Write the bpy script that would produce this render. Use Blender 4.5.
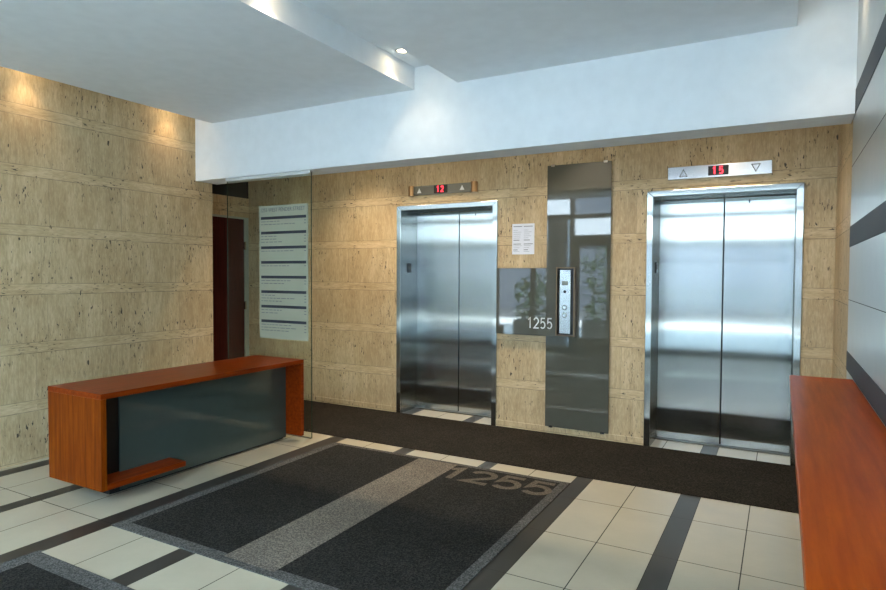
import bpy, bmesh, math, random
from mathutils import Matrix, Vector

for o in list(bpy.data.objects):
    bpy.data.objects.remove(o)
C = bpy.context.scene.collection
SC = bpy.context.scene

# ------------------------------------------------------------------ camera
def make_camera():
    f, a, b, c = 612.38, 0.5051, -0.0327, 0.005
    fw = Vector((-math.sin(a)*math.cos(b), math.cos(a)*math.cos(b), math.sin(b)))
    r = Vector((math.cos(a), math.sin(a), 0))
    u = r.cross(fw)
    r2 = r*math.cos(c) + u*math.sin(c)
    u2 = -r*math.sin(c) + u*math.cos(c)
    m = Matrix((r2, u2, -fw)).transposed().to_4x4()
    m.translation = (0, 0, 1.5)
    cd = bpy.data.cameras.new('camera')
    cd.sensor_width = 36
    cd.lens = f*36/886
    cd.clip_start = 0.02
    cam = bpy.data.objects.new('camera', cd)
    cam.matrix_world = m
    C.objects.link(cam)
    SC.camera = cam
make_camera()

# ------------------------------------------------------------------ sky, sun, exposure
W = bpy.data.worlds.new('sky')
SC.world = W
W.use_nodes = True
bg = W.node_tree.nodes['Background']
bg.inputs[0].default_value = (0.46, 0.72, 1.0, 1)
bg.inputs[1].default_value = 7.0

sd = bpy.data.lights.new('sun', 'SUN')
sd.energy = 40.0
sd.angle = 0.01
sd.color = (0.84, 0.93, 1.0)
sun = bpy.data.objects.new('sun', sd)
sun.rotation_euler = Vector((0.25, -0.62, -0.74)).to_track_quat('-Z', 'Y').to_euler()
C.objects.link(sun)

pd = bpy.data.lights.new('storefront_portal', 'AREA')
pd.shape = 'RECTANGLE'
pd.size, pd.size_y = 5.5, 3.0
pd.cycles.is_portal = True
po = bpy.data.objects.new('storefront_portal', pd)
po.location = (-2.42, -0.58, 1.5)
po.rotation_euler = (math.radians(90), 0, 0)     # faces +Y (into the lobby)
C.objects.link(po)

SC.view_settings.view_transform = 'Standard'
SC.view_settings.look = 'None'
SC.view_settings.gamma = 1
SC.view_settings.use_curve_mapping = False
SC.view_settings.exposure = 1.08
SC.cycles.use_denoising = True
SC.cycles.max_bounces = 10
SC.cycles.diffuse_bounces = 6
SC.cycles.transparent_max_bounces = 16
SC.cycles.sample_clamp_indirect = 14

WARM = (1.0, 0.80, 0.57)
P_WASH, P_SLOT, P_RUN = 7.5, 9, 46

# ------------------------------------------------------------------ colours, materials
def srgb(r, g, b):
    def f(v):
        v /= 255
        return v/12.92 if v <= 0.04045 else ((v+0.055)/1.055)**2.4
    return (f(r), f(g), f(b), 1)

class NT:
    """small node builder"""
    def __init__(s, name):
        s.m = bpy.data.materials.new(name)
        s.m.use_nodes = True
        s.t = s.m.node_tree
        s.t.nodes.clear()
        s.out = s.n('ShaderNodeOutputMaterial')
    def n(s, kind, **kw):
        x = s.t.nodes.new(kind)
        for k, v in kw.items():
            setattr(x, k, v)
        return x
    def put(s, sock, v):
        if isinstance(v, bpy.types.NodeSocket):
            s.t.links.new(v, sock)
        else:
            sock.default_value = v
    def math(s, op, a, b=0.0, c=0.0, clamp=False):
        x = s.n('ShaderNodeMath', operation=op, use_clamp=clamp)
        s.put(x.inputs[0], a); s.put(x.inputs[1], b); s.put(x.inputs[2], c)
        return x.outputs[0]
    def mix(s, f, a, b, blend='MIX'):
        x = s.n('ShaderNodeMix', data_type='RGBA', blend_type=blend)
        s.put(x.inputs[0], f); s.put(x.inputs[6], a); s.put(x.inputs[7], b)
        return x.outputs[2]
    def comb(s, x, y, z):
        c = s.n('ShaderNodeCombineXYZ')
        s.put(c.inputs[0], x); s.put(c.inputs[1], y); s.put(c.inputs[2], z)
        return c.outputs[0]
    def pos(s):
        g = s.n('ShaderNodeNewGeometry')
        p = s.n('ShaderNodeSeparateXYZ')
        s.t.links.new(g.outputs['Position'], p.inputs[0])
        return p.outputs
    def noise(s, v, scale, detail=3, rough=0.5):
        x = s.n('ShaderNodeTexNoise')
        s.put(x.inputs['Vector'], v)
        x.inputs['Scale'].default_value = scale
        x.inputs['Detail'].default_value = detail
        x.inputs['Roughness'].default_value = rough
        return x.outputs[0]
    def white(s, v):
        x = s.n('ShaderNodeTexWhiteNoise', noise_dimensions='3D')
        s.put(x.inputs['Vector'], v)
        return x.outputs[0]
    def ramp(s, v, lo, hi, a=0.0, b=1.0):
        x = s.n('ShaderNodeMapRange', clamp=True)
        s.put(x.inputs[0], v)
        for i, q in enumerate((lo, hi, a, b)):
            x.inputs[i+1].default_value = q
        return x.outputs[0]
    def bump(s, h, strength, dist=0.002):
        x = s.n('ShaderNodeBump')
        x.inputs['Strength'].default_value = strength
        x.inputs['Distance'].default_value = dist
        s.put(x.inputs['Height'], h)
        return x.outputs[0]
    def principled(s, **kw):
        p = s.n('ShaderNodeBsdfPrincipled')
        for k, v in kw.items():
            s.put(p.inputs[k.replace('_', ' ')], v)
        s.t.links.new(p.outputs[0], s.out.inputs[0])
        return p

def plain(name, col, rough=0.5, metal=0.0, **kw):
    b = NT(name)
    g = b.pos()
    n = b.noise(b.comb(g[0], g[1], g[2]), 9, 2)
    base = b.mix(b.ramp(n, .3, .7, 0, .10), col, (0.5*col[0], 0.5*col[1], 0.5*col[2], 1))
    b.principled(Base_Color=base, Roughness=rough, Metallic=metal, **kw)
    return b.m

def emit(name, col, strength):
    b = NT(name)
    b.principled(Base_Color=(0, 0, 0, 1), Emission_Color=col, Emission_Strength=strength, Roughness=.4)
    return b.m

def travertine():
    b = NT('travertine')
    x, y, z = b.pos()
    u = b.math('ADD', x, y)
    # courses .465 m high: a .09 m band cut along the bed, then a tall panel cut across it
    zz = b.math('DIVIDE', b.math('ADD', z, 0.07), 0.465)
    row = b.math('FLOOR', zz)
    fr = b.math('MULTIPLY', b.math('FRACT', zz), 0.465)
    wob = b.math('MULTIPLY', b.math('SUBTRACT', b.noise(b.comb(u, row, 0), 1.6, 2), .5), 0.012)
    fr = b.math('ADD', fr, wob)
    band = b.math('LESS_THAN', fr, 0.088)
    # panels: joints every .62 m, shifted per course
    off = b.white(b.comb(row, 3.1, 0))
    uu = b.math('DIVIDE', b.math('ADD', u, b.math('MULTIPLY', off, 0.62)), 0.62)
    col = b.math('FLOOR', uu)
    tone = b.white(b.comb(col, row, band))
    uf = b.math('MULTIPLY', b.math('ABSOLUTE', b.math('SUBTRACT', b.math('FRACT', uu), 0.5)), 0.62)
    vj = b.math('MULTIPLY', b.math('GREATER_THAN', uf, 0.308), b.math('SUBTRACT', 1.0, band))
    hj1 = b.math('LESS_THAN', b.math('ABSOLUTE', b.math('SUBTRACT', fr, 0.003)), 0.003)
    hj2 = b.math('LESS_THAN', b.math('ABSOLUTE', b.math('SUBTRACT', fr, 0.088)), 0.002)
    # grain: upright in the panels, along the bed in the bands
    def stone(su, sz, d, ro):
        v = b.n('ShaderNodeMix', data_type='VECTOR')
        b.put(v.inputs[0], band)
        b.put(v.inputs[4], b.comb(b.math('MULTIPLY', u, su), b.math('MULTIPLY', z, sz), b.math('MULTIPLY', tone, 9)))
        b.put(v.inputs[5], b.comb(b.math('MULTIPLY', u, sz), b.math('MULTIPLY', z, su), b.math('MULTIPLY', tone, 9)))
        return b.noise(v.outputs[1], 1.0, d, ro)
    grain = stone(15, 2.2, 5, .6)
    vein = stone(55, 9, 4, .7)
    pit0 = stone(62, 17, 2, .6)
    strip = b.white(b.comb(b.math('FLOOR', b.math('MULTIPLY', b.math('ADD', u, b.math('MULTIPLY', off, .9)), 5.2)), row, 7.0))
    mott = stone(80, 17, 3, .65)
    patch = b.noise(b.comb(u, z, 4.0), 2.0, 3)
    c = b.mix(b.ramp(grain, .32, .68), srgb(184, 156, 114), srgb(213, 187, 145))
    c = b.mix(b.ramp(tone, 0, 1, 0, .30), c, srgb(172, 147, 106))
    c = b.mix(b.math('MULTIPLY', b.ramp(strip, 0, 1, 0, .38), b.math('SUBTRACT', 1.0, band)), c, srgb(160, 132, 92))
    c = b.mix(b.ramp(patch, .45, .75, 0, .3), c, srgb(226, 206, 166))
    c = b.mix(b.ramp(vein, .5, .66, 0, .40), c, srgb(142, 118, 80))
    c = b.mix(b.ramp(mott, .5, .68, 0, .24), c, srgb(146, 124, 88))
    c = b.mix(b.ramp(mott, .5, .32, 0, .20), c, srgb(236, 218, 178))
    clus = b.ramp(b.noise(b.comb(u, z, 9.0), 3.2, 3), .46, .60)
    hole = b.math('MULTIPLY', b.ramp(pit0, .625, .655), clus)
    big = b.noise(b.comb(b.math('MULTIPLY', u, 30), b.math('MULTIPLY', z, 10), 17.0), 1.0, 2, .5)
    hole = b.math('MAXIMUM', hole, b.ramp(big, .715, .73))
    c = b.mix(b.math('MULTIPLY', hole, .9), c, srgb(40, 31, 18))
    joint = b.math('MAXIMUM', b.math('MAXIMUM', hj1, hj2), b.math('MULTIPLY', vj, .6))
    brk = b.ramp(b.noise(b.comb(u, row, 2.0), 7, 2), .35, .6, .25, 1)
    joint = b.math('MULTIPLY', joint, brk)
    c = b.mix(b.math('MULTIPLY', joint, .8), c, srgb(92, 78, 54))
    h = b.math('SUBTRACT', b.math('MULTIPLY', grain, .25), b.math('ADD', hole, joint))
    b.principled(Base_Color=c, Roughness=.55, Normal=b.bump(h, .5, .003))
    return b.m

def wood(name, axis, dark, light, rough=.28):
    b = NT(name)
    p = b.pos()
    s = [38.0, 38.0, 38.0]
    s[axis] = 2.2
    v = b.comb(*[b.math('MULTIPLY', p[i], s[i]) for i in range(3)])
    g = b.noise(v, 1.0, 4, .6)
    s2 = [150.0, 150.0, 150.0]
    s2[axis] = 22
    g2 = b.noise(b.comb(*[b.math('MULTIPLY', p[i], s2[i]) for i in range(3)]), 1.0, 2, .5)
    c = b.mix(b.ramp(g, .3, .7), dark, light)
    c = b.mix(b.ramp(g2, .5, .75, 0, .35), c, dark)
    b.principled(Base_Color=c, Roughness=rough, Specular_IOR_Level=.09)
    return b.m

def carpet(name, lo, hi):
    b = NT(name)
    x, y, z = b.pos()
    n = b.noise(b.comb(x, y, z), 95, 2, .8)
    n2 = b.noise(b.comb(x, y, z), 230, 2, .7)
    n3 = b.noise(b.comb(x, y, z), 2.5, 3, .6)
    f = b.math('ADD', b.ramp(n, .43, .61, 0, .6), b.ramp(n2, .43, .61, 0, .4))
    f = b.math('MULTIPLY', f, b.ramp(n3, .3, .7, .75, 1.1))
    b.principled(Base_Color=b.mix(f, lo, hi), Roughness=.95, Specular_IOR_Level=.1, Normal=b.bump(n, .8, .004))
    return b.m

def tile(name, c1, c2, rough):
    b = NT(name)
    x, y, z = b.pos()
    n = b.noise(b.comb(x, y, z), 3.0, 4, .6)
    n2 = b.noise(b.comb(x, y, z), 70, 2, .5)
    c = b.mix(b.ramp(n, .3, .7), c1, c2)
    c = b.mix(b.ramp(n2, .5, .7, 0, .15), c, c1)
    b.principled(Base_Color=c, Roughness=b.ramp(n, .3, .7, rough, rough+.1))
    return b.m

def steel(name, col=(0.46, 0.485, 0.475, 1), rough=.17, aniso=-.88):
    b = NT(name)
    g = b.n('ShaderNodeNewGeometry')
    cr = b.n('ShaderNodeVectorMath', operation='CROSS_PRODUCT')
    b.t.links.new(g.outputs['True Normal'], cr.inputs[0])
    cr.inputs[1].default_value = (0.001, 0.002, 1)
    x, y, z = b.pos()
    s = b.noise(b.comb(b.math('MULTIPLY', x, 130), b.math('MULTIPLY', y, 130), b.math('MULTIPLY', z, 2.5)), 1.0, 3)
    c = b.mix(b.ramp(s, .3, .7, 0, .16), col, (col[0]*.6, col[1]*.6, col[2]*.6, 1))
    gl = b.n('ShaderNodeBsdfAnisotropic')
    gl.inputs['Roughness'].default_value = rough
    gl.inputs['Anisotropy'].default_value = aniso     # upright brushing: reflections smear sideways only
    b.put(gl.inputs['Color'], c)
    b.t.links.new(cr.outputs[0], gl.inputs['Tangent'])
    b.t.links.new(gl.outputs[0], b.out.inputs[0])
    return b.m

def glass(name, tint, refl=1.0):
    b = NT(name)
    tr = b.n('ShaderNodeBsdfTransparent'); tr.inputs[0].default_value = tint
    gl = b.n('ShaderNodeBsdfGlossy'); gl.inputs['Roughness'].default_value = 0.0
    fr = b.n('ShaderNodeFresnel'); fr.inputs[0].default_value = 1.45
    mx = b.n('ShaderNodeMixShader')
    g = b.n('ShaderNodeNewGeometry')      # reflect off the outer faces only; the pane is too thin to trap light
    b.t.links.new(b.math('MULTIPLY', b.math('MULTIPLY', fr.outputs[0], refl), b.math('SUBTRACT', 1.0, g.outputs['Backfacing'])), mx.inputs[0])
    b.t.links.new(tr.outputs[0], mx.inputs[1]); b.t.links.new(gl.outputs[0], mx.inputs[2])
    b.t.links.new(mx.outputs[0], b.out.inputs[0])
    return b.m

def frosted(name):
    b = NT(name)
    tr = b.n('ShaderNodeBsdfTransparent'); tr.inputs[0].default_value = (.88, .9, .86, 1)
    df = b.n('ShaderNodeBsdfPrincipled')
    df.inputs['Base Color'].default_value = srgb(172, 176, 156)
    df.inputs['Roughness'].default_value = .6
    mx = b.n('ShaderNodeMixShader'); mx.inputs[0].default_value = .72
    b.t.links.new(tr.outputs[0], mx.inputs[1]); b.t.links.new(df.outputs[0], mx.inputs[2])
    b.t.links.new(mx.outputs[0], b.out.inputs[0])
    return b.m

M = dict(
    stone=travertine(),
    paint=plain('white_paint', srgb(230, 235, 238), .8),
    panel=plain('pale_wall_laminate', srgb(186, 188, 184), .30, .35),
    band=plain('charcoal_band', srgb(70, 71, 72), .6, Specular_IOR_Level=.3),
    wood_end=wood('cherry_vertical', 2, srgb(92, 32, 1), srgb(134, 64, 6), .42),
    wood_top=wood('cherry_lengthwise', 1, srgb(100, 32, 5), srgb(136, 54, 9), .3),
    ledge=wood('cherry_ledge', 1, srgb(138, 50, 4), srgb(168, 74, 10), .33),
    tile=tile('cream_floor_tile', srgb(168, 159, 137), srgb(182, 172, 149), .30),
    stripe=tile('dark_floor_tile', srgb(44, 41, 36), srgb(58, 54, 48), .38),
    grout=plain('grout', srgb(52, 48, 42), .9),
    mat_dark=carpet('mat_charcoal', srgb(16, 15, 13), srgb(62, 59, 54)),
    mat_grey=carpet('mat_grey', srgb(52, 51, 49), srgb(112, 109, 103)),
    mat_stripe=carpet('mat_warm_grey', srgb(72, 66, 58), srgb(146, 136, 122)),
    mat_number=carpet('mat_number_grey', srgb(66, 59, 50), srgb(124, 114, 99)),
    runner=carpet('runner_black', srgb(12, 11, 10), srgb(66, 60, 52)),
    steel=steel('brushed_steel'),
    steel_flat=steel('steel_brushed_lengthwise', (.60, .61, .62, 1), .24, .6),
    chrome=plain('polished_steel', srgb(205, 208, 210), .22, 1.0),
    bronze=plain('bronze', srgb(186, 148, 104), .3, 1.0),
    darkbronze=plain('dark_bronze', srgb(112, 94, 72), .4, .6),
    pewter=plain('satin_pewter', srgb(112, 112, 104), .42, .7),
    black=plain('black_plastic', srgb(12, 12, 13), .3),
    dark=plain('dark_void', srgb(14, 14, 14), .9),
    darkglass=plain('dark_back_painted_glass', srgb(84, 84, 74), .03, 0.0, Specular_IOR_Level=.9),
    deskglass=plain('grey_green_back_painted_glass', srgb(66, 76, 70), .05, 0.0, Specular_IOR_Level=.6),
    glass=glass('clear_glass', (.90, .95, .93, 1)),
    storeglass=glass('storefront_glass', (.94, .96, .96, 1), .8),
    glassedge=plain('green_glass_edge', srgb(44, 62, 54), .2),
    frost=frosted('frosted_film'),
    navy=plain('navy_vinyl', srgb(30, 38, 52), .5),
    ink=plain('grey_ink', srgb(96, 100, 104), .7),
    paper=plain('white_paper', srgb(226, 228, 236), .8),
    red=emit('red_digits', (1, .03, .05, 1), 2.2),
    white=plain('white_marking', srgb(214, 218, 216), .5),
    door=wood('red_brown_door', 2, srgb(54, 18, 16), srgb(76, 28, 22), .4),
    jamb=plain('pale_door_frame', srgb(168, 172, 156), .5),
    lamp=emit('lamp_glow', (1, .78, .5, 1), 30),
    mullion=plain('dark_bronze_mullion', srgb(52, 50, 48), .4, .4),
    pave=tile('concrete_pavement', srgb(190, 187, 180), srgb(212, 208, 200), .7),
    facade=plain('pale_concrete', srgb(178, 180, 180), .7),
    asphalt=plain('dark_asphalt', srgb(74, 76, 78), .9),
    facadedark=plain('dark_shopfront', srgb(78, 84, 92), .3),
    leaf=plain('leaf_green', srgb(74, 118, 46), .5),
    pot=plain('concrete_planter', srgb(130, 128, 122), .8),
)

# ------------------------------------------------------------------ mesh helpers
class MB:
    def __init__(s):
        s.v, s.f, s.mi = [], [], []
    def quad(s, pts, mi=0):
        k = len(s.v); s.v += [tuple(p) for p in pts]
        s.f.append(tuple(range(k, k+len(pts)))); s.mi.append(mi)
        return s
    def box(s, x0, x1, y0, y1, z0, z1, mi=0):
        k = len(s.v)
        s.v += [(x, y, z) for z in (z0, z1) for y in (y0, y1) for x in (x0, x1)]
        for f in ((0,2,3,1), (4,5,7,6), (0,1,5,4), (1,3,7,5), (3,2,6,7), (2,0,4,6)):
            s.f.append(tuple(k+i for i in f)); s.mi.append(mi)
        return s
    def prism(s, poly, axis, a, b, mi=0):
        """closed outline in the plane across axis, pushed from a to b"""
        k, n = len(s.v), len(poly)
        for t in (a, b):
            for p in poly:
                q = list(p); q.insert(axis, t); s.v.append(tuple(q))
        s.f.append(tuple(range(k, k+n))[::-1]); s.f.append(tuple(range(k+n, k+2*n)))
        for i in range(n):
            j = (i+1) % n
            s.f.append((k+i, k+j, k+n+j, k+n+i))
        s.mi += [mi]*(n+2)
        return s
    def lathe(s, cx, cy, prof, seg=32, mi=0):
        k = len(s.v)
        for r, z in prof:
            for i in range(seg):
                a = 2*math.pi*i/seg
                s.v.append((cx+r*math.cos(a), cy+r*math.sin(a), z))
        for j in range(len(prof)-1):
            for i in range(seg):
                i2 = (i+1) % seg
                s.f.append((k+j*seg+i, k+j*seg+i2, k+(j+1)*seg+i2, k+(j+1)*seg+i)); s.mi.append(mi)
        return s
    def ribbon(s, pts, w, to3d, t):
        """stroke of width w along 2-D pts; to3d(x, y, depth); t = thickness"""
        n = len(pts); L, R = [], []
        for i in range(n):
            a = Vector(pts[max(i-1, 0)]); b = Vector(pts[i]); c = Vector(pts[min(i+1, n-1)])
            d1 = (b-a).normalized() if i > 0 else (c-b).normalized()
            d2 = (c-b).normalized() if i < n-1 else d1
            n1, n2 = Vector((-d1.y, d1.x)), Vector((-d2.y, d2.x))
            m = (n1+n2)
            m = m.normalized() if m.length > 1e-5 else n1
            k = min(1/max(m.dot(n1), .35), 2.2)
            L.append(b+m*w/2*k); R.append(b-m*w/2*k)
        for i in range(n-1):
            q = [R[i], R[i+1], L[i+1], L[i]]
            top = [to3d(p.x, p.y, t) for p in q]; bot = [to3d(p.x, p.y, 0) for p in q]
            s.quad(top); s.quad(bot[::-1])
            for j in range(4):
                s.quad([bot[j], bot[(j+1) % 4], top[(j+1) % 4], top[j]])
        return s
    def build(s, name, mats, parent=None, bevel=0, smooth=False):
        if not isinstance(mats, (list, tuple)): mats = [mats]
        off = Vector((0, 0, 0))
        p = parent
        while p is not None:
            off += Vector(p.location); p = p.parent
        me = bpy.data.meshes.new(name)
        me.from_pydata([Vector(v)-off for v in s.v], [], s.f)
        for m in mats: me.materials.append(m)
        for i, p in enumerate(me.polygons):
            p.material_index = s.mi[i]
            p.use_smooth = smooth
        bm = bmesh.new(); bm.from_mesh(me)
        bmesh.ops.recalc_face_normals(bm, faces=bm.faces)
        bm.to_mesh(me); bm.free()
        o = bpy.data.objects.new(name, me)
        C.objects.link(o)
        if parent is not None: o.parent = parent
        if bevel:
            md = o.modifiers.new('bevel', 'BEVEL'); md.width = bevel; md.segments = 2; md.limit_method = 'ANGLE'
        return o

def thing(name, label, cat, loc, group=None):
    o = bpy.data.objects.new(name, None)
    o.empty_display_size = .1
    o.location = loc
    C.objects.link(o)
    o['label'] = label; o['category'] = cat
    if group: o['group'] = group
    return o

def struct(o, label=None, cat=None):
    o['kind'] = 'structure'
    if label: o['label'] = label
    if cat: o['category'] = cat
    return o

def bx(*a): return MB().box(*a)

# ------------------------------------------------------------------ key planes
XL, XR, YB, YF = -5.2, 0.35, 5.56, -0.6      # left wall, right wall, elevator wall, storefront
XA = -5.862                                   # side wall of the alcove behind the glass
ZC, ZS, ZB = 3.16, 2.985, 2.435               # ceiling, dropped slabs, beam underside
YE = 5.95                                     # back of the elevator niches

# ------------------------------------------------------------------ setting: floor
fx = [(-6.0,-5.862,0),(-5.86,-5.4,0),(-5.4,-5.215,0),(-5.21,-5.135,0),(-5.135,-5.0,1),(-5.0,-4.69,0),(-4.69,-4.365,0),(-4.365,-4.25,1),(-4.25,-3.935,0),(-3.935,-3.605,0),
      (-3.605,-3.46,1),(-3.46,-3.155,0),(-3.155,-2.845,0),(-2.845,-2.725,1),(-2.725,-2.392,0),(-2.392,-2.055,0),(-2.055,-1.955,1),
      (-1.955,-1.632,0),(-1.632,-1.305,0),(-1.305,-1.189,1),(-1.189,-.883,0),(-.883,-.577,0),(-.577,-.453,1),(-.453,-.152,0),(-.152,.15,0),(.15,.27,1),(.27,.5,0)]
fy = [-.6,-.225,.385,.995,1.605,2.215,2.815,3.395,4.0,4.61,5.22,5.83,5.97]
f = MB()
f.box(-6.0, .5, -.62, 6.0, -.15, -.002, 2)
for x0, x1, k in fx:
    for y0, y1 in zip(fy, fy[1:]):
        g = .0028
        if k: f.quad([(x0+.001,y0+.0008,0),(x1-.001,y0+.0008,0),(x1-.001,y1-.0008,0),(x0+.001,y1-.0008,0)], 1)
        else: f.quad([(x0+g,y0+g,0),(x1-g,y0+g,0),(x1-g,y1-g,0),(x0+g,y1-g,0)], 0)
struct(f.build('floor', [M['tile'], M['stripe'], M['grout']]))

# ------------------------------------------------------------------ setting: walls
EL = [(-3.64, -2.46), (-1.04, 0.14)]          # the two elevator openings (outside of frame)
w = MB()
w.box(-6.0, EL[0][0], YB, 6.0, 0, 3.3)
w.box(EL[0][1], EL[1][0], YB, 6.0, 0, 3.3)
w.box(EL[1][1], .5, YB, 6.0, 0, 3.3)
for a, b in EL:
    w.box(a, b, YB, 6.0, 2.235, 3.3)
    w.box(a, b, YE, 6.05, 0, 2.235)
struct(w.build('wall_back', M['stone']))
struct(MB().box(XA, EL[0][0], YB-.012, YB, 0, .065).box(EL[0][1], EL[1][0], YB-.012, YB, 0, .065).box(EL[1][1], XR, YB-.012, YB, 0, .065).build('baseboard_back', M['stone']))
w = MB()
w.box(-6.0, XL, YF, 4.435, 0, 3.3)
struct(w.build('wall_left', M['stone']))
# alcove side wall with the red-brown door
w = MB()
w.box(-6.05, XA, 4.435, 4.60, 0, 2.44)
w.box(-6.05, XA, 4.60, YB, 2.185, 2.44)
w.box(-6.05, XA, 5.545, YB, 0, 2.185)
struct(w.build('wall_alcove', M['stone']))
struct(bx(-6.05, XA-.002, 4.435, YB, 2.44, 3.3).build('trim_1', M['dark']))
struct(MB().box(XR, .5, YF, 4.36, 0, 3.3).build('wall_right', M['panel']))
struct(MB().box(XR+.004, .5, 4.36, YB, 0, 3.3).build('wall_right_return', M['stone']))
for i, (z0, z1) in enumerate(((2.435, 2.57), (1.677, 1.798), (.95, 1.06))):
    struct(bx(XR-.003, XR+.02, YF, 4.36, z0, z1).build('trim_%d' % (i+2), M['band']))
MB_seams = MB()
struct(MB().box(XR-.0008, XR+.01, YF, 4.36, 1.364, 1.367).box(XR-.0008, XR+.01, YF, 4.36, 2.15, 2.153).build('trim_5', M['grout']))

# ------------------------------------------------------------------ setting: ceiling, slabs, beam
struct(bx(-6.1, .6, YF-.1, 6.05, ZC, ZC+.2).build('ceiling', M['paint']))
struct(bx(-4.95, -2.61, YF, 4.23, ZS, ZC+.02).build('ceiling_slab', M['paint']))
struct(bx(-2.22, .048, YF, 4.23, ZS, ZC+.02).build('ceiling_slab', M['paint']))
struct(bx(XL, XR, 4.23, 4.497, ZB, ZC+.02).build('beam', M['paint']))

# ------------------------------------------------------------------ alcove door
d = struct(bx(XA-.05, XA-.012, 4.60, 5.49, 0, 2.178).build('door_1', M['door']))
MB().box(XA-.03, XA+.012, 5.49, 5.545, 0, 2.178).box(XA-.03, XA+.012, 4.56, 4.60, 0, 2.178).box(XA-.03, XA+.012, 4.56, 5.545, 2.178, 2.20).build('door_frame', M['jamb'], d)
for z in (.35, 1.11, 1.85):
    bx(XA-.02, XA+.016, 5.478, 5.5, z-.05, z+.05).build('hinge', M['chrome'], d)

# ------------------------------------------------------------------ storefront behind the camera, and the street
mx = [-5.16, -4.37, -3.58, -2.75, -1.7, -.65, .31]
for i, (a, b) in enumerate(zip(mx, mx[1:])):
    isdoor = i in (2,)
    o = MB()
    o.box(a-.035, a+.035, YF-.06, YF+.06, 0, ZC)
    if i == len(mx)-2: o.box(b-.035, b+.035, YF-.06, YF+.06, 0, ZC)
    o.box(a+.035, b-.035, YF-.05, YF+.05, 2.60, 2.68).box(a+.035, b-.035, YF-.05, YF+.05, 0, .12 if not isdoor else .03).box(a+.035, b-.035, YF-.05, YF+.05, ZC-.08, ZC)
    if isdoor:
        o.box(a+.035, a+.15, YF-.03, YF+.03, .03, 2.2).box(b-.15, b-.035, YF-.03, YF+.03, .03, 2.2).box(a+.15, b-.15, YF-.03, YF+.03, .03, .3).box(a+.15, b-.15, YF-.03, YF+.03, 2.08, 2.2).box(a+.035, b-.035, YF-.05, YF+.05, 2.2, 2.28)
    fr = struct(o.build('door_2' if isdoor else 'window_%d' % (i+1), M['mullion']))
    MB().quad([(a+.035,YF,.03),(b-.035,YF,.03),(b-.035,YF,2.6),(a+.035,YF,2.6)]).quad([(a+.035,YF,2.68),(b-.035,YF,2.68),(b-.035,YF,ZC-.08),(a+.035,YF,ZC-.08)]).build('pane', M['storeglass'], fr)
    if isdoor:
        bx(b-.10, b-.07, YF+.03, YF+.07, .9, 1.4).build('pull_handle', M['chrome'], fr)
struct(bx(-22, 16, -9.6, YF-.06, -.3, -.03).build('pavement', M['pave']))
struct(bx(-22, 16, -30, -9.6, -.3, -.05).build('road', M['asphalt']))

struct(MB().box(-12, 6, YF-.1, 7, 3.36, 7.4).box(-12, -6.1, YF-.1, 7, -.03, 3.36).box(.6, 6, YF-.1, 7, -.03, 3.36).build('facade_shade_mass', M['facade']))  # unseen upper mass added so its shadow covers the near pavement
struct(bx(-7, 1.5, -1.3, YF-.1, 3.2, 3.36).build('sky_block_canopy', M['facade']))  # unseen canopy, added to keep high sky light off the lobby floor
bd = thing('street_building', 'pale concrete building across the street with dark ground floor windows', 'building', (-3, -15, -.03))
bx(-20, 14, -17, -15, 3.0, 10).build('upper_facade', M['facade'], bd)
bx(-20, 14, -17, -15.3, -.03, 3.0).build('shopfront', M['facadedark'], bd)
for i in range(9):
    x = -19+i*3.7
    bx(x, x+2.2, -15.02, -14.96, 4.2, 6.0).build('window', M['facadedark'], bd)
    bx(x-.9, x-.5, -15.3, -15, -.03, 3.0).build('pier', M['facade'], bd)

struct(bx(-4.27, -3.83, -1.5, -1.1, -.03, 2.75).build('pillar', M['paint']))
random.seed(4)
def planter(x, y, h, label):
    t = thing('planter', label, 'planter', (x, y, -.03), 'planted boxes outside the storefront')
    MB().prism([(x-.42,y-.25),(x+.42,y-.25),(x+.42,y+.25),(x-.42,y+.25)], 2, -.03, .5).build('box', M['pot'], t, .02)
    m = MB()
    for k in range(420):
        a = random.uniform(0, 6.283); r = math.sqrt(random.random())*.48
        zc = .5+random.random()*h*(1-.5*r)
        c = Vector((x+r*math.cos(a), y+.6*r*math.sin(a), zc))
        u = Vector((random.uniform(-1,1), random.uniform(-1,1), random.uniform(-.3,1))).normalized()*random.uniform(.05,.1)
        v = u.cross(Vector((random.uniform(-1,1), random.uniform(-1,1), random.uniform(-1,1)))).normalized()*.028
        m.quad([c-u, c+v, c+u, c-v])
    m.build('foliage', M['leaf'], t)
planter(-4.9, -2.1, 1.1, 'planter with a bushy green shrub outside the left storefront window')
planter(-3.5, -2.7, 1.8, 'planter with a taller green shrub outside the glass entrance door')
planter(-1.4, -2.2, .9, 'planter with a low green shrub outside the right storefront window')

# ------------------------------------------------------------------ digit strokes
def arc(cx, cy, rx, ry, a0, a1, n=14):
    return [(cx+rx*math.cos(math.radians(a0+(a1-a0)*i/n)), cy+ry*math.sin(math.radians(a0+(a1-a0)*i/n))) for i in range(n+1)]
DIG = {
 '1': [[(.14, .78), (.36, .97), (.36, 0)]],
 '2': [arc(.30, .70, .25, .27, 165, -38, 16) + [(.06, .03), (.58, .03)]],
 '5': [[(.53, .97), (.14, .97), (.09, .52)] + arc(.29, .335, .25, .305, 128, -140, 18)],
}
def digits(txt, x0, y0, h, adv, wscale, stroke, to3d, t):
    m = MB()
    for i, ch in enumerate(txt):
        for st in DIG[ch]:
            m.ribbon([(x0+i*adv+px*h*wscale, y0+py*h) for px, py in st], stroke, to3d, t)
    return m

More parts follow.
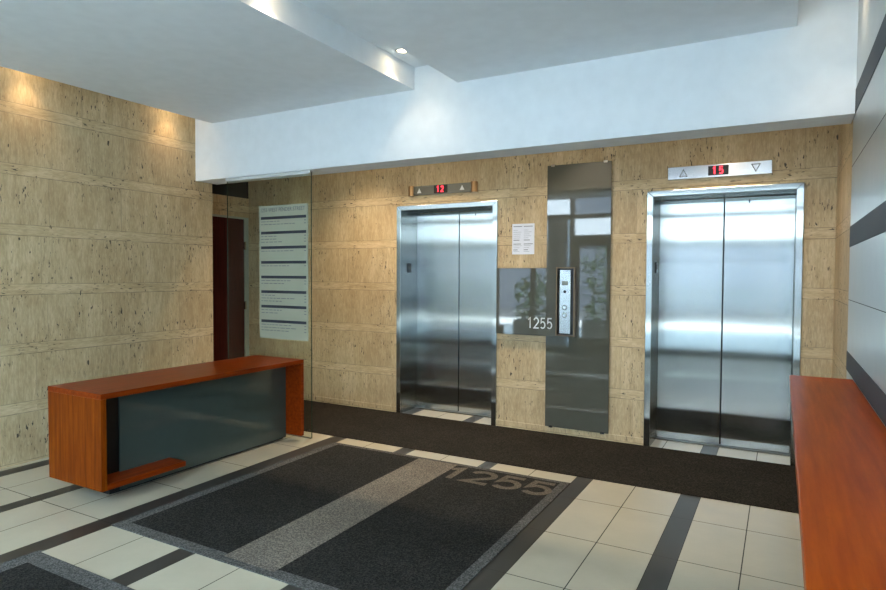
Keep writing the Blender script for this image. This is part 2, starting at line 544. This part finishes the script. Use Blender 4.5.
# ------------------------------------------------------------------ elevators
def make_elevator(label):
    a, b = EL[0]
    t = thing('elevator', label, 'elevator', ((a+b)/2, YB, 0), 'elevators in the travertine wall')
    fw, yf = .052, YB-.018
    YD = 5.87
    fm = MB()
    # mitred face frame, front lip, and the deep reveals back to the doors
    zo, zi = 2.235, 2.185
    fm.prism([(a,0),(a+fw,0),(a+fw,zi),(a,zo)], 1, yf, YB+.01)
    fm.prism([(b,0),(b,zo),(b-fw,zi),(b-fw,0)], 1, yf, YB+.01)
    fm.prism([(a,zo),(a+fw,zi),(b-fw,zi),(b,zo)], 1, yf, YB+.01)
    fm.build('frame', M['steel'], t, .004)
    bx(a+.012, a+fw, YB+.01, YE-.005, 0, zi).build('jamb_panel', M['steel'], t)
    bx(b-fw, b-.012, YB+.01, YE-.005, 0, zi).build('jamb_panel', M['steel'], t)
    bx(a+fw, b-fw, YB+.01, YE-.005, zi, zo-.01).build('head_panel', M['steel'], t)
    mid = (a+b)/2
    for x0, x1 in ((a+fw+.001, mid-.005), (mid+.005, b-fw-.001)):
        bx(x0, x1, YD, YD+.035, .012, zi-.004).build('door_panel', M['steel'], t, .003)
    bx(mid-.012, mid+.012, YD+.036, YD+.045, .012, zi-.004).build('rubber_seal', M['black'], t)
    bx(a+fw, b-fw, YD-.03, YE-.005, 0, .010).build('sill', M['pewter'], t)
    s = bx(a+fw, a+fw+.012, 5.675, 5.745, 1.525, 1.625).build('jamb_sensor', M['black'], t, .004)
    bx(a+fw+.012, a+fw+.014, 5.69, 5.73, 1.56, 1.60).build('sensor_lens', M['darkglass'], s)
    m = MB()
    m.box(mid+.19, mid+.20, YD-.002, YD, 2.13, 2.155)
    m.build('keyhole', M['black'], t)
    return t
e1 = make_elevator('brushed steel elevator beside the white paper notice, with bronze-ended indicator above')
e2 = e1.copy(); C.objects.link(e2)
e2.location.x += EL[1][0]-EL[0][0]
e2['label'] = 'brushed steel elevator near the wooden ledge, with all-steel indicator above'
for ch in list(e1.children):
    c = ch.copy(); C.objects.link(c); c.parent = e2
    for g in ch.children:
        k = g.copy(); C.objects.link(k); k.parent = c

# indicators over the doors
def wall_to3d(y):
    return lambda px, pz, dep: (px, y-dep, pz)
def tri(cx, cz, w_, h_, up, y, hollow):
    s = 1 if up else -1
    p = [(cx-w_/2, cz-s*h_/2), (cx+w_/2, cz-s*h_/2), (cx, cz+s*h_/2)]
    m = MB()
    if hollow: m.ribbon(p+[p[0], p[1]], .006, wall_to3d(y), .001)
    else: m.prism(p, 1, y-.001, y)
    return m
t = thing('floor_indicator', 'grey floor indicator with bronze end caps, over the elevator beside the notice', 'floor indicator', (-3.084, YB, 2.332), 'floor indicators over the elevator doors')
x0, x1, z0, z1, yy = -3.485, -2.683, 2.332, 2.437, YB-.028
bx(x0+.062, x1-.062, yy, YB, z0+.006, z1-.006).build('faceplate', M['pewter'], t, .003)
for a, b in ((x0, x0+.062), (x1-.062, x1)):
    m = MB(); n = 8
    m.prism([(a+(b-a)*i/n, yy-.018*math.sin(math.pi*i/n)) for i in range(n+1)] + [(b, YB), (a, YB)], 2, z0, z1)
    m.build('end_cap', M['bronze'], t)
dp = bx(-3.172, -3.012, yy-.002, yy+.01, z0+.012, z1-.010).build('display', M['black'], t)
digits('12', -3.142, z0+.026, .058, .052, .9, .0095, wall_to3d(yy-.002), .001).build('digits', M['red'], dp)
tri(-3.35, 2.382, .052, .05, True, yy, False).build('up_arrow', M['white'], t)
tri(-2.845, 2.386, .052, .05, True, yy, False).build('up_arrow', M['white'], t)

t = thing('floor_indicator', 'all-steel floor indicator with outlined arrows, over the elevator near the wooden ledge', 'floor indicator', (-.477, YB, 2.318), 'floor indicators over the elevator doors')
x0, x1, z0, z1, yy = -.870, -.083, 2.318, 2.425, YB-.03
bx(x0, x1, yy, YB, z0, z1).build('faceplate', M['steel_flat'], t, .004)
dp = bx(-.552, -.398, yy-.002, yy+.01, z0+.016, z1-.014).build('display', M['black'], t)
digits('15', -.522, z0+.026, .058, .052, .9, .0095, wall_to3d(yy-.002), .001).build('digits', M['red'], dp)
tri(-.745, 2.368, .06, .058, True, yy, True).build('up_arrow', M['pewter'], t)
tri(-.200, 2.372, .06, .058, False, yy, True).build('down_arrow', M['pewter'], t)

# ------------------------------------------------------------------ dark glass panels and call station
t = thing('glass_wall_panel', 'tall dark glass panel fixed upright to the travertine between the elevators', 'wall panel', (-1.645, YB, .07))
bx(-1.945, -1.347, YB-.028, YB-.018, .07, 2.527).build('glass_sheet', M['darkglass'], t, .002)
for x in (-1.89, -1.40):
    for z, s in ((2.527, 1), (.07, -1)):
        bx(x-.018, x+.018, YB-.032, YB, z-.012 if s > 0 else z-.008, z+.008 if s > 0 else z+.012).build('clip', M['chrome'], t)
t = thing('address_panel', 'wide dark glass panel bearing the white number 1255', 'sign', (-2.15, YB, .928))
bx(-2.452, -1.846, YB-.045, YB-.030, .928, 1.570).build('glass_sheet', M['darkglass'], t, .002)
digits('1255', -2.128, .998, .100, .066, .88, .0115, wall_to3d(YB-.045), .0012).build('number', M['white'], t)
for x in (-2.38,):
    for z in (1.0, 1.5):
        bx(x-.012, x+.012, YB-.03, YB, z-.012, z+.012).build('spacer', M['chrome'], t)
t = thing('call_station', 'narrow steel elevator call plate in a bronze-edged dark box', 'call panel', (-1.745, YB, .94))
m = MB()
X0, X1, Z0, Z1 = -1.836, -1.656, .938, 1.578
m.box(X0, X0+.012, YB-.075, YB-.018, Z0, Z1).box(X1-.012, X1, YB-.075, YB-.018, Z0, Z1).box(X0+.012, X1-.012, YB-.075, YB-.018, Z1-.012, Z1).box(X0+.012, X1-.012, YB-.075, YB-.018, Z0, Z0+.012)
m.build('surround', M['darkbronze'], t)
bx(X0+.012, X1-.012, YB-.032, YB-.020, Z0+.012, Z1-.012).build('back_plate', M['black'], t)
fp = bx(-1.798, -1.692, YB-.085, YB-.03, .962, 1.552).build('faceplate', M['chrome'], t, .004)
def knob(name, x, z, r, mat, d=.006):
    m = MB(); n = 20
    m.prism([(x+r*math.cos(2*math.pi*i/n), z+r*math.sin(2*math.pi*i/n)) for i in range(n)], 1, YB-.085-d, YB-.08)
    return m.build(name, mat, fp)
knob('key_switch', -1.745, 1.352, .013, M['black'], .003)
for z in (1.205, 1.135):
    knob('call_button', -1.746, z, .024, M['pewter'])
    knob('call_button_cap', -1.746, z, .017, M['chrome'], .009)
bx(-1.776, -1.716, YB-.0865, YB-.085, 1.41, 1.45).build('engraved_plate', M['pewter'], fp)

# ------------------------------------------------------------------ paper notice
t = thing('paper_notice', 'white paper notice with small print taped to the travertine above the dark panel', 'notice', (-2.19, YB, 1.70))
bx(-2.305, -2.078, YB-.004, YB-.001, 1.703, 1.998).build('sheet', M['paper'], t)
m = MB(); random.seed(2); yq = YB-.0045
for i in range(14):
    z = 1.975-i*.0188
    for a, b in ((-2.292, -2.20), (-2.185, -2.092)):
        if i in (1, 8) : continue
        hh = .006 if i in (0, 7, 9, 12) else .0022
        e = a+(b-a)*random.uniform(.45, 1)
        m.box(a, e, yq, yq+.001, z-hh, z)
m.build('print', M['ink'], t)

# ------------------------------------------------------------------ glass screen and directory
G = 4.28
t = thing('glass_screen', 'clear frameless glass screen standing behind the reception desk under the beam', 'glass screen', (-4.265, G, 0))
g = MB()
g.box(-4.803, -3.728, G-.006, G+.006, .006, ZB-.012)
o = g.build('pane', [M['glass'], M['glassedge']], t)
for p in o.data.polygons:
    if abs(p.normal.y) < .5: p.material_index = 1
bx(-4.803, -3.728, G-.02, G+.02, ZB-.028, ZB).build('top_channel', M['white'], t)
bx(-4.80, -3.73, G-.008, G+.008, 0, .008).build('bottom_channel', M['pewter'], t)
dx0, dx1, dz0, dz1 = -4.363, -3.760, .892, 2.142
t = thing('directory_board', 'frosted tenant directory with dark bars applied to the glass screen', 'directory', (-4.06, G, dz0))
bx(dx0, dx1, G-.0095, G-.0065, dz0, dz1).build('frosted_sheet', M['frost'], t)
yq = G-.0105
for i in range(8):
    z = 2.027-i*.1387
    bx(dx0+.022, dx1-.022, yq, yq+.001, z-.013, z+.013).build('floor_bar', M['navy'], t)
random.seed(8)
rows = [2, 3, 1, 1, 2, 3, 2, 3]
for i in range(8):
    z = 2.027-i*.1387-.03
    for q in range(rows[i]):
        m = MB()
        x = dx0+.024; end = x+random.uniform(.16, .42)
        while x < end:
            e = x+random.uniform(.02, .06)
            m.box(x, e, yq, yq+.001, z-.006, z)
            x = e+.012
        m.build('tenant_line', M['ink'], t)
        bx(dx1-.045, dx1-.024, yq, yq+.001, z-.007, z).build('suite_number', M['ink'], t)
        z -= .027
tc = bpy.data.curves.new('heading', 'FONT')
tc.body = '1255 WEST PENDER STREET'
tc.size = .052; tc.extrude = .0004
tm = bpy.data.objects.new('heading_tmp', tc)
C.objects.link(tm)
bpy.context.view_layer.update()
me = bpy.data.meshes.new_from_object(tm.evaluated_get(bpy.context.evaluated_depsgraph_get()))
bpy.data.objects.remove(tm)
xs = [v.co.x for v in me.vertices]
k = (dx1-dx0-.06)/(max(xs)-min(xs))
for v in me.vertices:
    v.co = ((v.co.x-min(xs))*k, -v.co.z, v.co.y*1.0)
me.materials.append(M['ink'])
ho = bpy.data.objects.new('heading', me); C.objects.link(ho)
ho.parent = t
ho.location = Vector((dx0+.024, yq, 2.085))-Vector(t.location)

# ------------------------------------------------------------------ reception desk
t = thing('reception_desk', 'cherry wood reception desk with grey-green glass front, beside the glass screen', 'desk', (-4.07, 3.25, 0))
DX0, DX1, DY0, DY1, DZ0, DZ1, TH = -4.335, -3.742, 2.315, 4.19, .112, .736, .036
bx(DX0, DX1, DY0, DY1, DZ1-TH, DZ1).build('desk_top', M['wood_top'], t, .002)
bx(DX0, DX1, DY0, DY0+TH, DZ0, DZ1-TH).build('end_panel', M['wood_end'], t, .002)
bx(DX0, DX1, DY1-TH, DY1, .05, DZ1-TH).build('end_panel', M['wood_top'], t, .002)
bx(DX0+.1, DX1, DY0+TH, 2.94, DZ0, DZ0+TH).build('foot_rail', M['wood_top'], t, .002)
bx(-3.932, -3.92, 2.555, DY1-TH-.004, .022, DZ1-TH).build('front_glass', M['deskglass'], t, .001)
bx(-4.02, -3.934, DY0+TH, DY1-TH-.004, .15, DZ1-TH).build('carcass', M['black'], t)
bx(-4.30, -3.96, 2.50, DY1-TH-.004, 0, .15).build('plinth', M['dark'], t)
for z in (.40, .375):
    m = MB(); n = 12
    m.prism([(-3.87+.011*math.cos(2*math.pi*i/n), z+.008*math.sin(2*math.pi*i/n)) for i in range(n)], 1, DY0+TH, DY0+TH+.012)
    m.build('bolt', M['chrome'], t)

# ------------------------------------------------------------------ wooden ledge along the right wall
t = thing('wall_ledge', 'long orange-brown cherry wood ledge along the pale banded wall', 'ledge', (.2, 1.7, .945))
bx(.049, XR-.003, -.45, 3.955, .905, .947).build('ledge_top', M['ledge'], t, .003)
for y in (0.2, 1.9, 3.6):
    MB().prism([(XR-.003, .905), (.16, .905), (XR-.003, .72)], 1, y-.02, y+.02).build('bracket', M['mullion'], t)

# ------------------------------------------------------------------ mats
ZM = .007
t = thing('entrance_mat', 'charcoal entrance mat with a grey stripe and the number 1255', 'mat', (-2.38, 3.23, 0))
x0, x1, y0, y1, bw = -3.458, -1.305, 2.195, 4.268, .075
fw = .042
bx(x0+bw, x1-bw*.85, y0+bw, y1-fw, 0, ZM).build('field', M['mat_dark'], t)
MB().box(x0, x0+bw, y0, y1, 0, ZM).box(x1-bw*.85, x1, y0, y1, 0, ZM).box(x0+bw, x1-bw*.85, y0, y0+bw, 0, ZM).box(x0+bw, x1-bw*.85, y1-fw, y1, 0, ZM).build('border', M['mat_grey'], t)
bx(-2.556, -2.20, y0+bw*.6, y1-bw*.5, 0, ZM+.001).build('stripe', M['mat_stripe'], t)
digits('1255', -2.245, 3.925, .255, .225, 1.36, .048, lambda px, py, dep: (px, py, ZM+dep), .0012).build('number', M['mat_number'], t)

t = thing('door_mat', 'grey-bordered charcoal mat at the entrance, nearer than the row of cream tiles', 'mat', (-2.4, .7, 0))
x0, x1, y0, y1, bw = -3.478, -1.305, -.45, 1.79, .10
bx(x0+bw, x1-bw, y0+bw, y1-bw, 0, ZM).build('field', M['mat_dark'], t)
MB().box(x0, x0+bw, y0, y1, 0, ZM).box(x1-bw, x1, y0, y1, 0, ZM).box(x0+bw, x1-bw, y0, y0+bw, 0, ZM).box(x0+bw, x1-bw, y1-bw, y1, 0, ZM).build('border', M['mat_grey'], t)

t = thing('carpet_runner', 'black carpet runner on the floor along the elevator wall', 'rug', (-2.6, 5.0, 0))
bx(-5.30, .13, 4.448, YB-.016, 0, .006).build('pile', M['runner'], t)

# ------------------------------------------------------------------ downlights
def downlight(x, y, power, angle, label, group, aim=None, tint=WARM):
    t = thing('downlight', label, 'downlight', (x, y, ZC), group)
    MB().lathe(x, y, [(.050, ZC), (.052, ZC-.006), (.044, ZC-.010), (.036, ZC-.008), (.034, ZC)]).build('trim_ring', M['white'], t, smooth=True)
    MB().lathe(x, y, [(.034, ZC-.001), (.030, ZC-.005), (.001, ZC-.008)]).build('lamp', M['lamp'], t, smooth=True)
    ld = bpy.data.lights.new('lamp_light', 'SPOT')
    ld.energy = power; ld.color = tint; ld.spot_size = math.radians(angle); ld.spot_blend = .9; ld.shadow_soft_size = .025
    lo = bpy.data.objects.new('lamp_light', ld)
    C.objects.link(lo)
    lo.parent = t
    lo.location = (0, 0, -.02)
    if aim: lo.rotation_euler = Vector(aim).to_track_quat('-Z', 'Y').to_euler()
    return t
YS = [3.86, 2.60, 1.34, .08]
words = ['nearest the white beam', 'second from the white beam', 'third from the white beam', 'nearest the storefront']
for y, wd in zip(YS, words):
    downlight(-5.075, y+.03, P_WASH, 80, 'recessed downlight washing the long travertine wall, ' + wd, 'downlights along the travertine wall', None, (1, .70, .40))
    downlight(-2.49, y, P_SLOT*(.5 if y > 3 else 1), 100, 'recessed downlight in the centre ceiling slot, ' + wd, 'downlights in the ceiling slot', (-.04, 0.2 if y > 3 else 0, -1))
    downlight(.255, y, P_WASH*1.0, 88, 'recessed downlight beside the banded wall, ' + wd, 'downlights along the banded wall')
for x, wd in ((-3.95, 'behind the glass screen'), (-3.05, 'in front of the elevator with the bronze-ended indicator'), (-1.75, 'in front of the tall dark panel'), (-.45, 'in front of the elevator near the ledge')):
    downlight(x, 4.85, P_RUN*(1.7 if x < -3.5 else 1.2 if x < -3 else .78), 100, 'downlight over the runner ' + wd, 'downlights over the runner')
